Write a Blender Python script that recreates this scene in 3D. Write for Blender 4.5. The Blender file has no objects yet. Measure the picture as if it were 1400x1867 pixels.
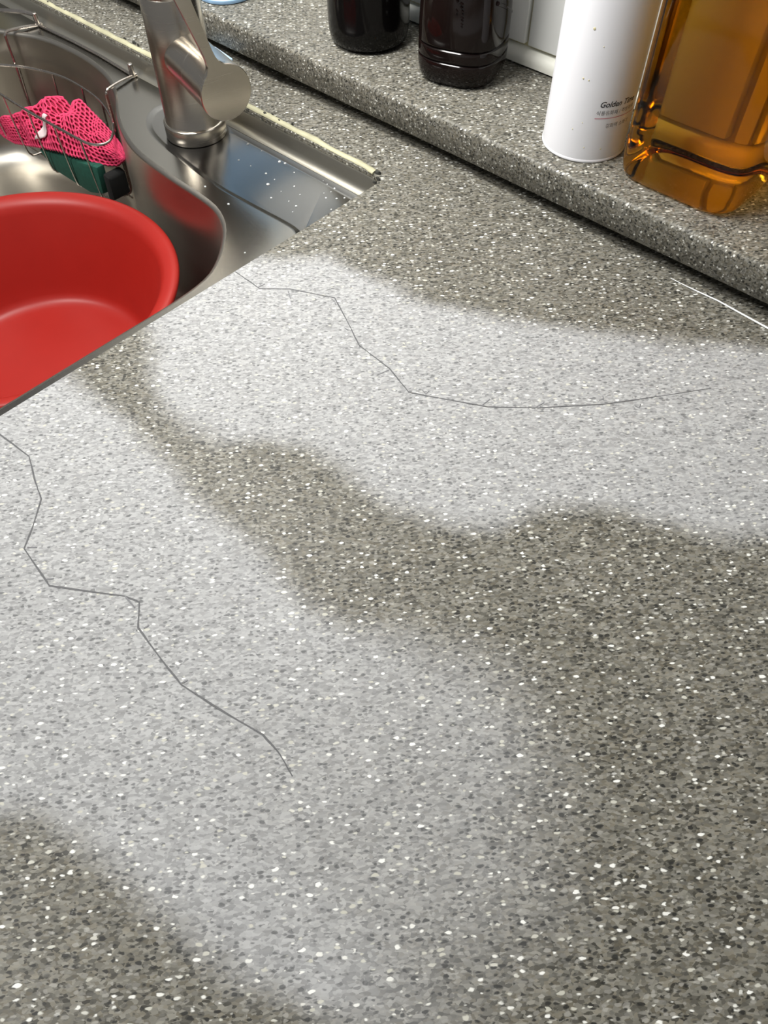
import bpy, bmesh, math, random
import numpy as np
from mathutils import Vector, Matrix, noise

random.seed(7)
scene = bpy.context.scene
C = scene.collection

# ------------------------------------------------------------------ camera
# metres; countertop surface is z = 0, x runs along the wall, y towards the wall
F_PX, W_PX, H_PX = 1402.0, 1400.0, 1867.0
yaw, pitch, roll = math.radians(47.005), math.radians(54.576), math.radians(0.4234)
head = Vector((-math.cos(yaw), math.sin(yaw), 0))
fwd = math.cos(pitch) * head - math.sin(pitch) * Vector((0, 0, 1))
right = fwd.cross(Vector((0, 0, 1))).normalized()
down = fwd.cross(right)
r2 = math.cos(roll) * right + math.sin(roll) * down
d2 = -math.sin(roll) * right + math.cos(roll) * down
cam_data = bpy.data.cameras.new('camera')
cam = bpy.data.objects.new('camera', cam_data)
C.objects.link(cam)
cam.matrix_world = Matrix(((r2.x, -d2.x, -fwd.x, 0), (r2.y, -d2.y, -fwd.y, 0),
                           (r2.z, -d2.z, -fwd.z, 0.36), (0, 0, 0, 1)))
cam_data.sensor_fit = 'VERTICAL'
cam_data.sensor_height = 24.0
cam_data.lens = F_PX / H_PX * 24.0
cam_data.clip_start = 0.01
scene.camera = cam

# ------------------------------------------------------------------ world, lamps, exposure
world = bpy.data.worlds.new('world')
scene.world = world
world.use_nodes = True
bg = world.node_tree.nodes['Background']
bg.inputs[0].default_value = (0.95, 0.97, 1.0, 1)
bg.inputs[1].default_value = 0.20

def area_lamp(name, loc, target, size, power, color):
    l = bpy.data.lights.new(name, 'AREA')
    l.shape = 'RECTANGLE'
    l.size, l.size_y = size
    l.energy = power
    l.color = color
    o = bpy.data.objects.new(name, l)
    C.objects.link(o)
    o.location = loc
    o.rotation_euler = (Vector(target) - Vector(loc)).to_track_quat('-Z', 'Y').to_euler()
    return o

area_lamp('cabinet_lamp', (-0.60, 0.31, 0.62), (-0.47, 0.66, 0.10), (0.50, 0.08), 7.4, (1.0, 0.985, 0.95))
area_lamp('overhead_fill', (-0.80, -0.55, 1.35), (-0.45, 0.2, 0.0), (0.6, 0.4), 17.0, (1.0, 0.985, 0.95))  # unseen fill light, added to brighten the wall and near counter

scene.view_settings.view_transform = 'Standard'
scene.view_settings.look = 'None'
scene.view_settings.exposure = 0.0
scene.view_settings.gamma = 1.0
scene.view_settings.use_curve_mapping = False

# ------------------------------------------------------------------ material helpers
def new_mat(name):
    m = bpy.data.materials.new(name)
    m.use_nodes = True
    nt = m.node_tree
    return m, nt, nt.nodes['Principled BSDF']

def plain(name, col, rough=0.5, metal=0.0, spec=0.5, trans=0.0, ior=1.45, coat=0.0, var=0.0, vscale=40.0):
    m, nt, b = new_mat(name)
    b.inputs['Base Color'].default_value = (*col, 1)
    b.inputs['Roughness'].default_value = rough
    b.inputs['Metallic'].default_value = metal
    b.inputs['Specular IOR Level'].default_value = spec
    b.inputs['Transmission Weight'].default_value = trans
    b.inputs['IOR'].default_value = ior
    b.inputs['Coat Weight'].default_value = coat
    if var > 0:
        n = nt.nodes.new('ShaderNodeTexNoise')
        tc = nt.nodes.new('ShaderNodeTexCoord')
        nt.links.new(tc.outputs['Object'], n.inputs['Vector'])
        n.inputs['Scale'].default_value = vscale
        n.inputs['Detail'].default_value = 4
        mx = nt.nodes.new('ShaderNodeMix')
        mx.data_type = 'RGBA'
        mx.inputs[6].default_value = (*[c * (1 - var) for c in col], 1)
        mx.inputs[7].default_value = (*[min(1, c * (1 + var)) for c in col], 1)
        nt.links.new(n.outputs[0], mx.inputs[0])
        nt.links.new(mx.outputs[2], b.inputs['Base Color'])
    return m

class N:
    """tiny node-graph helper"""
    def __init__(s, nt):
        s.nt = nt
    def _set(s, sock, v):
        if hasattr(v, 'is_output') or isinstance(v, bpy.types.NodeSocket):
            s.nt.links.new(v, sock)
        else:
            sock.default_value = v
    def math(s, op, a, b=0.0, c=0.0, clamp=False):
        n = s.nt.nodes.new('ShaderNodeMath')
        n.operation = op
        n.use_clamp = clamp
        for k, v in enumerate((a, b, c)):
            s._set(n.inputs[k], v)
        return n.outputs[0]
    def mix(s, f, a, b):
        n = s.nt.nodes.new('ShaderNodeMix')
        n.data_type = 'RGBA'
        s._set(n.inputs[0], f)
        s._set(n.inputs[6], a)
        s._set(n.inputs[7], b)
        return n.outputs[2]
    def ramp(s, x, lo, hi):
        n = s.nt.nodes.new('ShaderNodeMapRange')
        n.interpolation_type = 'SMOOTHSTEP'
        s._set(n.inputs[0], x)
        n.inputs[1].default_value = lo
        n.inputs[2].default_value = hi
        return n.outputs[0]
    def voronoi(s, vec, scale):
        n = s.nt.nodes.new('ShaderNodeTexVoronoi')
        n.inputs['Scale'].default_value = scale
        s._set(n.inputs['Vector'], vec)
        sp = s.nt.nodes.new('ShaderNodeSeparateColor')
        s.nt.links.new(n.outputs['Color'], sp.inputs[0])
        return n.outputs['Distance'], sp.outputs[0], sp.outputs[1], sp.outputs[2]
    def noise(s, vec, scale, detail=2.0):
        n = s.nt.nodes.new('ShaderNodeTexNoise')
        n.inputs['Scale'].default_value = scale
        n.inputs['Detail'].default_value = detail
        s._set(n.inputs['Vector'], vec)
        return n.outputs[0], n.outputs[1]
    def vec(s, op, a, b):
        n = s.nt.nodes.new('ShaderNodeVectorMath')
        n.operation = op
        s._set(n.inputs[0], a)
        if op == 'SCALE':
            s._set(n.inputs['Scale'], b)
        else:
            s._set(n.inputs[1], b)
        return n.outputs[0]

def stone_material(name, warm=(1.0, 0.97, 0.89)):
    m, nt, b = new_mat(name)
    g = N(nt)
    tc0 = nt.nodes.new('ShaderNodeTexCoord').outputs['Object']
    mp = nt.nodes.new('ShaderNodeMapping')
    mp.vector_type = 'POINT'
    mp.inputs['Rotation'].default_value = (0, 0, math.radians(-47.0))
    nt.links.new(tc0, mp.inputs['Vector'])
    # rotate first, then squeeze: two mapping steps
    mp2 = nt.nodes.new('ShaderNodeMapping')
    mp2.inputs['Scale'].default_value = (0.60, 1.15, 1.0)
    nt.links.new(mp.outputs[0], mp2.inputs['Vector'])
    tc = mp2.outputs[0]
    _, nc = g.noise(tc, 430.0, 2.0)
    dv = g.vec('SCALE', g.vec('SUBTRACT', nc, (0.5, 0.5, 0.5)), 0.0018)
    p = g.vec('ADD', tc, dv)
    # fine grain of the filled resin
    d0, r0, g0, b0 = g.voronoi(p, 780.0)
    n0, _ = g.noise(tc, 140.0, 3.0)
    base = g.mix(r0, (0.036, 0.034, 0.027, 1), (0.265, 0.255, 0.218, 1))
    base = g.mix(g.math('MULTIPLY', g.ramp(g0, 0.55, 0.9), 0.45), base, (0.20, 0.175, 0.125, 1))
    base = g.mix(g.math('MULTIPLY', g.ramp(n0, 0.35, 0.7), 0.35), base, (0.10, 0.094, 0.076, 1))
    # sanded haze
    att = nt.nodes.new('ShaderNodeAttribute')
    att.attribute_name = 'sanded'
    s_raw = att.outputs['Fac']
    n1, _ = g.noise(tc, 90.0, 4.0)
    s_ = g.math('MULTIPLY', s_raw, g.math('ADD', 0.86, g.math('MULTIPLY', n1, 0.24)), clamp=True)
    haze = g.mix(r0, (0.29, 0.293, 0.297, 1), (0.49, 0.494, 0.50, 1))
    # grey mid chips
    d3, r3, g3, b3 = g.voronoi(g.vec('ADD', p, (3.1, 1.7, 0.4)), 560.0)
    mid = g.math('MULTIPLY', g.ramp(r3, 0.62, 0.66), g.math('SUBTRACT', 1.0, g.ramp(d3, 0.40, 0.58)))
    base = g.mix(g.math('MULTIPLY', mid, 0.75), base, g.mix(g3, (0.05, 0.048, 0.042, 1), (0.36, 0.35, 0.315, 1)))
    # black chips
    d1, r1, g1, b1 = g.voronoi(p, 510.0)
    dark = g.math('MULTIPLY', g.ramp(r1, 0.62, 0.65),
                  g.math('SUBTRACT', 1.0, g.ramp(g.math('SUBTRACT', d1, g.math('MULTIPLY', g1, 0.30)), 0.08, 0.30)))
    base = g.mix(g.math('MULTIPLY', dark, 0.93), base, (0.022, 0.022, 0.02, 1))
    haze = g.mix(g.math('MULTIPLY', dark, 0.62), haze, (0.09, 0.092, 0.095, 1))
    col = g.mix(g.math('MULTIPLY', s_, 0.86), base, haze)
    # white chips stay bright everywhere
    d2_, r2_, g2_, b2_ = g.voronoi(g.vec('ADD', p, (7.3, 4.1, 2.2)), 470.0)
    white = g.math('MULTIPLY', g.ramp(r2_, 0.75, 0.78),
                   g.math('SUBTRACT', 1.0, g.ramp(g.math('SUBTRACT', d2_, g.math('MULTIPLY', g2_, 0.28)), 0.06, 0.27)))
    col = g.mix(g.math('MULTIPLY', white, 0.92), col, g.mix(b2_, (0.52, 0.51, 0.44, 1), (0.88, 0.88, 0.84, 1)))
    nt.links.new(col, b.inputs['Base Color'])
    rough = g.math('ADD', 0.42, g.math('MULTIPLY', s_, 0.2))
    nt.links.new(rough, b.inputs['Roughness'])
    b.inputs['Specular IOR Level'].default_value = 0.20
    return m

def steel_material(name, col, rough, stretch=(4, 4, 260), var=0.10):
    m, nt, b = new_mat(name)
    g = N(nt)
    tc = nt.nodes.new('ShaderNodeTexCoord').outputs['Object']
    mp = nt.nodes.new('ShaderNodeMapping')
    mp.inputs['Scale'].default_value = stretch
    nt.links.new(tc, mp.inputs['Vector'])
    n1, _ = g.noise(mp.outputs[0], 6.0, 5.0)
    n2, _ = g.noise(tc, 25.0, 4.0)
    b.inputs['Metallic'].default_value = 1.0
    nt.links.new(g.mix(n2, (*[c * (1 - var) for c in col], 1), (*[c * (1 + var) for c in col], 1)), b.inputs['Base Color'])
    nt.links.new(g.math('ADD', rough - 0.05, g.math('MULTIPLY', n1, 0.12)), b.inputs['Roughness'])
    return m

M = {}
M['stone'] = stone_material('speckled_stone')
M['steel'] = steel_material('sink_steel', (0.25, 0.240, 0.218), 0.22, (30, 600, 30), 0.03)
M['basin_steel'] = steel_material('basin_steel', (0.42, 0.395, 0.35), 0.33, (30, 30, 300), 0.04)
M['rim_steel'] = steel_material('rim_steel', (0.47, 0.45, 0.39), 0.40, (200, 30, 30), 0.04)
M['dark_reflection_steel'] = steel_material('dark_reflection_steel', (0.20, 0.197, 0.19), 0.20, (30, 300, 30), 0.03)  # same sheet as the deck, darkened to paint in a dark reflection
M['nickel'] = steel_material('brushed_nickel', (0.50, 0.46, 0.40), 0.24, (3, 3, 700), 0.04)
M['wire'] = steel_material('wire_steel', (0.50, 0.46, 0.42), 0.25, (40, 40, 40))
M['silicone'] = plain('aged_silicone', (0.44, 0.42, 0.28), 0.5, var=0.4, vscale=60)
M['mould'] = plain('mould_spots', (0.03, 0.03, 0.025), 0.8)
M['red'] = plain('red_plastic', (0.33, 0.014, 0.009), 0.40, var=0.06)
M['pink'] = plain('pink_net', (0.66, 0.045, 0.13), 0.75, var=0.15, vscale=90)
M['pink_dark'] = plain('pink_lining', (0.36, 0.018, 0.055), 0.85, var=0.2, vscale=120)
M['tag_white'] = plain('white_label', (0.85, 0.72, 0.72), 0.7)
M['green'] = plain('green_scour', (0.012, 0.085, 0.058), 0.9, var=0.35, vscale=220)
M['matte_black'] = plain('matte_black', (0.006, 0.0065, 0.006), 0.9, var=0.3, vscale=220)
M['black_glossy'] = plain('black_bottle', (0.004, 0.0035, 0.0035), 0.12, spec=0.25, var=0.2)
M['black_glossy2'] = plain('black_brown_bottle', (0.007, 0.004, 0.0035), 0.08, spec=0.3, var=0.2)
M['can'] = plain('white_enamel', (0.80, 0.80, 0.83), 0.32, var=0.01)
M['can_rim'] = plain('can_rim', (0.45, 0.46, 0.46), 0.3, metal=1.0)
M['ink'] = plain('black_ink', (0.03, 0.03, 0.035), 0.5)
M['ink_grey'] = plain('grey_ink', (0.12, 0.12, 0.125), 0.5)
M['ink_red'] = plain('red_ink', (0.55, 0.12, 0.18), 0.5)
M['blue'] = plain('light_blue_plastic', (0.36, 0.58, 0.86), 0.3, var=0.05)
M['blue_pale'] = plain('pale_blue_plastic', (0.42, 0.55, 0.68), 0.3, var=0.1)
M['tile'] = plain('white_tile', (0.84, 0.85, 0.83), 0.18, var=0.015, vscale=12)
M['grout'] = plain('yellowed_grout', (0.62, 0.57, 0.36), 0.8, var=0.25, vscale=60)
M['trim'] = plain('white_trim', (0.84, 0.84, 0.76), 0.35, var=0.08, vscale=30)
M['pencil'] = plain('graphite', (0.10, 0.10, 0.105), 0.6, var=0.3, vscale=300)
M['pencil_soft'] = plain('soft_graphite', (0.17, 0.17, 0.18), 0.6, var=0.3, vscale=300)
M['caulk_white'] = plain('white_caulk', (0.85, 0.86, 0.86), 0.5)
M['drop'] = plain('water_drop', (0.86, 0.88, 0.88), 0.08, trans=0.35, ior=1.33)
M['fleck'] = plain('food_fleck', (0.85, 0.72, 0.62), 0.6)
M['cap_yellow'] = plain('yellow_cap', (0.75, 0.5, 0.08), 0.4)

def amber_material():
    m, nt, b = new_mat('amber_oil')
    b.inputs['Base Color'].default_value = (1.0, 0.93, 0.78, 1)
    b.inputs['Roughness'].default_value = 0.05
    b.inputs['Transmission Weight'].default_value = 1.0
    b.inputs['IOR'].default_value = 1.28
    va = nt.nodes.new('ShaderNodeVolumeAbsorption')
    va.inputs['Color'].default_value = (0.90, 0.74, 0.03, 1)
    va.inputs['Density'].default_value = 31.0
    nt.links.new(va.outputs[0], nt.nodes['Material Output'].inputs['Volume'])
    return m
M['amber'] = amber_material()

# ------------------------------------------------------------------ mesh helpers
def obj(name, verts, faces, mat, parent=None, smooth=True, angle=40):
    me = bpy.data.meshes.new(name)
    me.from_pydata([tuple(v) for v in verts], [], faces)
    me.update()
    if smooth:
        me.polygons.foreach_set('use_smooth', [True] * len(me.polygons))
        if angle is not None:
            me.set_sharp_from_angle(angle=math.radians(angle))
    if mat is not None:
        me.materials.append(M[mat])
    o = bpy.data.objects.new(name, me)
    C.objects.link(o)
    if parent is not None:
        o.parent = parent
    return o

def obj_bm(name, bm, mat, parent=None, smooth=True, angle=40):
    bmesh.ops.recalc_face_normals(bm, faces=bm.faces[:])
    me = bpy.data.meshes.new(name)
    bm.to_mesh(me)
    bm.free()
    if smooth:
        me.polygons.foreach_set('use_smooth', [True] * len(me.polygons))
        me.set_sharp_from_angle(angle=math.radians(angle))
    me.materials.append(M[mat])
    o = bpy.data.objects.new(name, me)
    C.objects.link(o)
    if parent is not None:
        o.parent = parent
    return o

def thing(name, label, cat, loc=(0, 0, 0), group=None):
    o = bpy.data.objects.new(name, None)
    C.objects.link(o)
    o.location = loc
    o.empty_display_size = 0.02
    tag(o, label, cat, group)
    return o

def tag(o, label, cat, group=None):
    o['label'] = label
    o['category'] = cat
    if group:
        o['group'] = group
    return o

def loft(rings, closed_ends=(True, True)):
    """rings: lists of equal-length closed loops -> verts, faces"""
    n = len(rings[0])
    v, f = [], []
    for r in rings:
        v += [tuple(p) for p in r]
    for k in range(len(rings) - 1):
        for i in range(n):
            j = (i + 1) % n
            f.append((k * n + i, k * n + j, (k + 1) * n + j, (k + 1) * n + i))
    if closed_ends[0]:
        f.append(tuple(range(n - 1, -1, -1)))
    if closed_ends[1]:
        b = (len(rings) - 1) * n
        f.append(tuple(range(b, b + n)))
    return v, f

def lathe(profile, c=(0, 0, 0), n=64, ends=(True, True)):
    rings = [[(c[0] + r * math.cos(2 * math.pi * i / n), c[1] + r * math.sin(2 * math.pi * i / n), c[2] + z)
              for i in range(n)] for r, z in profile]
    return loft(rings, ends)

def tube(path, rad, n=8, closed=False):
    """sweep a circle along a polyline; rad may be a number or a list"""
    P = [Vector(p) for p in path]
    k = len(P)
    R_ = rad if isinstance(rad, (list, tuple)) else [rad] * k
    rings = []
    prev = None
    for i in range(k):
        if closed:
            t = (P[(i + 1) % k] - P[i - 1]).normalized()
        else:
            t = (P[min(i + 1, k - 1)] - P[max(i - 1, 0)]).normalized()
        if prev is None:
            up = Vector((0, 0, 1)) if abs(t.z) < 0.9 else Vector((1, 0, 0))
            u = t.cross(up).normalized()
        else:
            u = (prev - t * prev.dot(t)).normalized()
        prev = u
        w = t.cross(u)
        rings.append([P[i] + R_[i] * (math.cos(2 * math.pi * a / n) * u + math.sin(2 * math.pi * a / n) * w)
                      for a in range(n)])
    if closed:
        v, f = loft(rings, (False, False))
        b = (k - 1) * n
        # best matching offset for the seam
        off = min(range(n), key=lambda s: (rings[-1][0] - rings[0][s]).length)
        for a in range(n):
            c_ = (a + 1) % n
            f.append((b + a, b + c_, (c_ + off) % n, (a + off) % n))
        return v, f
    return loft(rings, (True, True))

def catmull(pts, per=8, closed=False):
    P = [Vector(p) for p in pts]
    k = len(P)
    out = []
    segs = k if closed else k - 1
    for i in range(segs):
        if closed:
            a, b, c, d = P[i - 1], P[i], P[(i + 1) % k], P[(i + 2) % k]
        else:
            a, b, c, d = P[max(i - 1, 0)], P[i], P[i + 1], P[min(i + 2, k - 1)]
        for s in range(per):
            t = s / per
            out.append(0.5 * ((2 * b) + (c - a) * t + (2 * a - 5 * b + 4 * c - d) * t * t + (3 * b - a - 3 * c + d) * t ** 3))
    if not closed:
        out.append(P[-1])
    return out

def resample(P, n, closed=True):
    Q = list(P) + ([P[0]] if closed else [])
    L = [0.0]
    for a, b in zip(Q, Q[1:]):
        L.append(L[-1] + (b - a).length)
    out, j = [], 0
    for i in range(n):
        s = L[-1] * i / (n if closed else n - 1)
        while j < len(L) - 2 and L[j + 1] < s:
            j += 1
        t = (s - L[j]) / max(1e-9, L[j + 1] - L[j])
        out.append(Q[j].lerp(Q[j + 1], min(1, t)))
    return out

def superellipse(cx, cy, a, b, e, rot, n=72):
    out = []
    for i in range(n):
        t = 2 * math.pi * i / n
        c_, s_ = math.cos(t), math.sin(t)
        x = a * math.copysign(abs(c_) ** (2 / e), c_)
        y = b * math.copysign(abs(s_) ** (2 / e), s_)
        out.append((cx + x * math.cos(rot) - y * math.sin(rot), cy + x * math.sin(rot) + y * math.cos(rot)))
    return out

def bevel_box(name, lo, hi, mat, parent=None, bev=0.002, seg=2):
    bm = bmesh.new()
    bmesh.ops.create_cube(bm, size=1.0)
    for v in bm.verts:
        v.co = Vector((lo[k] + (v.co[k] + 0.5) * (hi[k] - lo[k]) for k in range(3)))
    if bev > 0:
        bmesh.ops.bevel(bm, geom=bm.edges[:], offset=bev, segments=seg, profile=0.5, affect='EDGES')
    return obj_bm(name, bm, mat, parent)

# ------------------------------------------------------------------ countertop
X_CUT, Y_CUT = -0.404, 0.438          # sink cut-out: right edge and back edge
TOP_X1, TOP_Y0, TOP_Y1, TOP_X0 = 0.60, -0.20, 0.612, -1.30

PATCH_A = [(-0.43, 0.27), (-0.388, 0.31), (-0.365, 0.333), (-0.327, 0.341), (-0.286, 0.343), (-0.248, 0.358),
           (-0.212, 0.375), (-0.173, 0.398), (-0.136, 0.422), (-0.104, 0.44), (-0.074, 0.459), (-0.049, 0.472),
           (0.03, 0.45), (0.05, 0.36), (0.017, 0.329), (-0.003, 0.316), (-0.017, 0.305), (-0.041, 0.293), (-0.068, 0.28),
           (-0.095, 0.263), (-0.11, 0.247), (-0.122, 0.222), (-0.144, 0.2), (-0.169, 0.19), (-0.203, 0.19),
           (-0.243, 0.192), (-0.266, 0.177), (-0.283, 0.156), (-0.306, 0.149), (-0.335, 0.15), (-0.367, 0.164),
           (-0.387, 0.181), (-0.43, 0.215)]
PATCH_B = [(-0.43, 0.055), (-0.43, 0.138), (-0.396, 0.13), (-0.363, 0.128), (-0.322, 0.127), (-0.284, 0.127), (-0.25, 0.12),
           (-0.222, 0.12), (-0.192, 0.118), (-0.167, 0.118), (-0.14, 0.125), (-0.113, 0.146), (-0.089, 0.161),
           (-0.062, 0.167), (-0.04, 0.164), (-0.016, 0.153), (0.004, 0.137), (0.014, 0.114), (0.028, 0.097),
           (0.032, 0.082), (0.028, 0.058), (0.023, 0.036), (0.015, 0.012), (-0.023, -0.009), (-0.043, -0.014),
           (-0.06, -0.021), (-0.081, -0.027), (-0.1, -0.029), (-0.133, -0.033), (-0.155, -0.035), (-0.177, -0.043),
           (-0.188, -0.053), (-0.205, -0.065), (-0.25, -0.10), (-0.43, -0.12)]

def poly_sdf(P, poly):
    """signed distance (positive inside) of points P (n,2) to polygon"""
    poly = np.array(poly)
    A, B = poly, np.roll(poly, -1, 0)
    best = np.full(len(P), 1e9)
    inside = np.zeros(len(P), bool)
    for a, b in zip(A, B):
        ab = b - a
        t = np.clip(((P - a) @ ab) / (ab @ ab), 0, 1)
        d = np.hypot(*(P - (a + t[:, None] * ab)).T)
        best = np.minimum(best, d)
        cond = (a[1] > P[:, 1]) != (b[1] > P[:, 1])
        with np.errstate(divide='ignore', invalid='ignore'):
            xi = (b[0] - a[0]) * (P[:, 1] - a[1]) / (b[1] - a[1]) + a[0]
        inside ^= cond & (P[:, 0] < xi)
    return np.where(inside, best, -best)

def smooth(x, lo, hi):
    t = np.clip((x - lo) / (hi - lo), 0, 1)
    return t * t * (3 - 2 * t)

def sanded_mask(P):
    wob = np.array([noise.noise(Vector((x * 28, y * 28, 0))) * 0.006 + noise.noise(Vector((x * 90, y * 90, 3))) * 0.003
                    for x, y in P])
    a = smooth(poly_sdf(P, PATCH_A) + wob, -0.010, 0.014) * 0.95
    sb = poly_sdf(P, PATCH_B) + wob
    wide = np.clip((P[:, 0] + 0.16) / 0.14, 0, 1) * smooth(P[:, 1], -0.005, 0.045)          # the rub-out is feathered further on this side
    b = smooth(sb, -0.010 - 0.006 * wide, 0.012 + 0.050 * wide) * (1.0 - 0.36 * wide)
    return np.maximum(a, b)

counter = thing('countertop', 'grey speckled stone countertop with two whitish sanded patches', 'countertop')

def build_counter():
    step = 0.004
    xs = np.linspace(X_CUT, TOP_X1, int(round((TOP_X1 - X_CUT) / step)) + 1)
    ys = np.linspace(TOP_Y0, TOP_Y1, int(round((TOP_Y1 - TOP_Y0) / step)) + 1)
    nx, ny = len(xs), len(ys)
    # stay fine only where the patches are
    keep = [i for i in range(nx) if xs[i] < 0.16 or i % 12 == 0 or i == nx - 1]
    xs = xs[keep]
    nx = len(xs)
    V = [(x, y, 0.0) for y in ys for x in xs]
    F = [(j * nx + i, j * nx + i + 1, (j + 1) * nx + i + 1, (j + 1) * nx + i) for j in range(ny - 1) for i in range(nx - 1)]
    def add(vs, fs):
        b = len(V)
        V.extend(vs)
        F.extend([tuple(b + k for k in f) for f in fs])
    # strip behind the sink
    add([(TOP_X0, Y_CUT, 0), (X_CUT, Y_CUT, 0), (X_CUT, TOP_Y1, 0), (TOP_X0, TOP_Y1, 0)], [(0, 1, 2, 3)])
    # rounded inner corner of the cut-out
    rc = 0.013
    arc = [(X_CUT - rc + rc * math.cos(t), Y_CUT - rc + rc * math.sin(t)) for t in np.linspace(0, math.pi / 2, 9)]
    add([(X_CUT, Y_CUT, 0)] + [(x, y, 0) for x, y in arc], [(0, k + 2, k + 1) for k in range(8)])
    # eased edge + skirt following the cut-out and the outer outline
    th = 0.03
    edge = [(X_CUT, TOP_Y0)] + arc + [(TOP_X0, Y_CUT)]
    e0 = [(x, y, 0) for x, y in edge]
    e1, e2 = [], []
    for k, (x, y) in enumerate(edge):
        t = (Vector(edge[min(k + 1, len(edge) - 1)]) - Vector(edge[max(k - 1, 0)])).normalized()
        n_ = Vector((-t.y, t.x)) * 0.0012
        e1.append((x + n_.x, y + n_.y, -0.0012))
        e2.append((x + n_.x, y + n_.y, -th))
    m = len(edge)
    add(e0 + e1 + e2, [(k, k + 1, m + k + 1, m + k) for k in range(m - 1)] + [(m + k, m + k + 1, 2 * m + k + 1, 2 * m + k) for k in range(m - 1)])
    o = [(TOP_X0, Y_CUT), (TOP_X0, TOP_Y1), (TOP_X1, TOP_Y1), (TOP_X1, TOP_Y0), (X_CUT, TOP_Y0)]
    add([(x, y, 0) for x, y in o] + [(x, y, -th) for x, y in o], [(k, k + 1, 5 + k + 1, 5 + k) for k in range(4)])
    # underside
    add([(X_CUT, TOP_Y0, -th), (TOP_X1, TOP_Y0, -th), (TOP_X1, TOP_Y1, -th), (X_CUT, TOP_Y1, -th)], [(3, 2, 1, 0)])
    add([(TOP_X0, Y_CUT, -th), (X_CUT, Y_CUT, -th), (X_CUT, TOP_Y1, -th), (TOP_X0, TOP_Y1, -th)], [(3, 2, 1, 0)])
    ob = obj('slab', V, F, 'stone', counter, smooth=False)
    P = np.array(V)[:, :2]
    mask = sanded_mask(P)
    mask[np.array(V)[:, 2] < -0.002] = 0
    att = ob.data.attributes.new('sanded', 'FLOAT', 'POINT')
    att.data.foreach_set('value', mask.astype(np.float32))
    return ob
build_counter()

# pencil lines: thin flat strokes lying on the stone
def stroke(name, pts, widths, mat, parent, z=0.0002, label=None):
    P = [Vector((x, y, 0)) for x, y in pts]
    k = len(P)
    Wd = widths if isinstance(widths, list) else [widths] * k
    V, F = [], []
    for i in range(k):
        t = (P[min(i + 1, k - 1)] - P[max(i - 1, 0)]).normalized()
        n_ = Vector((-t.y, t.x, 0)) * Wd[i] * 0.5
        V += [(P[i].x + n_.x, P[i].y + n_.y, z), (P[i].x - n_.x, P[i].y - n_.y, z),
              (P[i].x + n_.x, P[i].y + n_.y, z - 0.00019), (P[i].x - n_.x, P[i].y - n_.y, z - 0.00019)]
    for i in range(k - 1):
        a, b = 4 * i, 4 * i + 4
        F += [(a, a + 1, b + 1, b), (a + 2, b + 2, b + 3, a + 3), (a, b, b + 2, a + 2), (a + 1, a + 3, b + 3, b + 1)]
    F += [(0, 2, 3, 1), (4 * k - 4, 4 * k - 3, 4 * k - 1, 4 * k - 2)]
    o = obj(name, V, F, mat, parent, smooth=False)
    if label:
        o['label'] = label
    return o

def jitter_line(pts, per, amp, seed):
    rnd = random.Random(seed)
    out = []
    for a, b in zip(pts, pts[1:]):
        for s in range(per):
            t = s / per
            j = 0 if s == 0 else amp
            out.append((a[0] + (b[0] - a[0]) * t + rnd.uniform(-j, j), a[1] + (b[1] - a[1]) * t + rnd.uniform(-j, j)))
    out.append(pts[-1])
    return out

LINE_1 = [(-0.4035, 0.2735), (-0.3965, 0.2733), (-0.3759, 0.2726), (-0.3593, 0.2869), (-0.3284, 0.302), (-0.3019, 0.2889), (-0.281, 0.278),
          (-0.2509, 0.2755), (-0.2272, 0.2679), (-0.2158, 0.2737), (-0.1813, 0.2923), (-0.1576, 0.3127), (-0.1286, 0.3436),
          (-0.1152, 0.3611), (-0.0851, 0.4024)]
LINE_2 = [(-0.4035, 0.0685), (-0.3904, 0.0698), (-0.3617, 0.0723), (-0.3411, 0.0637), (-0.3282, 0.0592), (-0.3149, 0.0451), (-0.3056, 0.0336),
          (-0.278, 0.0302), (-0.2746, 0.0296), (-0.2392, 0.0534), (-0.2306, 0.0563), (-0.2187, 0.0467), (-0.1926, 0.0435),
          (-0.1777, 0.0421), (-0.1539, 0.0467), (-0.1287, 0.0525), (-0.1162, 0.0516), (-0.1044, 0.0486)]
TICKS_1 = [[(-0.3777, 0.2726), (-0.3767, 0.2786)], [(-0.3588, 0.2848), (-0.3507, 0.2799)],
           [(-0.3292, 0.2995), (-0.3258, 0.2994), (-0.3223, 0.297)], [(-0.3008, 0.2839), (-0.2972, 0.284)],
           [(-0.2525, 0.2665), (-0.2504, 0.2739)], [(-0.222, 0.2754), (-0.2178, 0.2739), (-0.2182, 0.2775)],
           [(-0.185, 0.2915), (-0.1846, 0.2983)], [(-0.1586, 0.313), (-0.1573, 0.3194)],
           [(-0.1325, 0.3446), (-0.131, 0.3473), (-0.1329, 0.3495)], [(-0.1132, 0.3558), (-0.1101, 0.3561), (-0.1111, 0.3596)]]
TICKS_2 = [[(-0.3048, 0.0352), (-0.3008, 0.039)], [(-0.2792, 0.0309), (-0.2766, 0.0338)], [(-0.2392, 0.0534), (-0.2296, 0.0527)],
           [(-0.2163, 0.0484), (-0.2158, 0.0515)], [(-0.1782, 0.0424), (-0.1771, 0.0458)]]
def wl(n, lo, hi, seed, taper=True):
    rnd = random.Random(seed)
    return [(lo + (hi - lo) * (0.5 + 0.5 * math.sin(i * 0.9 + seed)) * rnd.uniform(0.7, 1.0)) * (0.55 if taper and i > n - 6 else 1) for i in range(n)]
p1 = jitter_line(LINE_1, 5, 0.00012, 1)
pl1 = stroke('pencil_line', p1, wl(len(p1), 0.0006, 0.0009, 1), 'pencil', counter, label='jagged dark pencil line on the sanded patch beside the ledge')
p2 = jitter_line(LINE_2, 5, 0.00012, 2)
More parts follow.
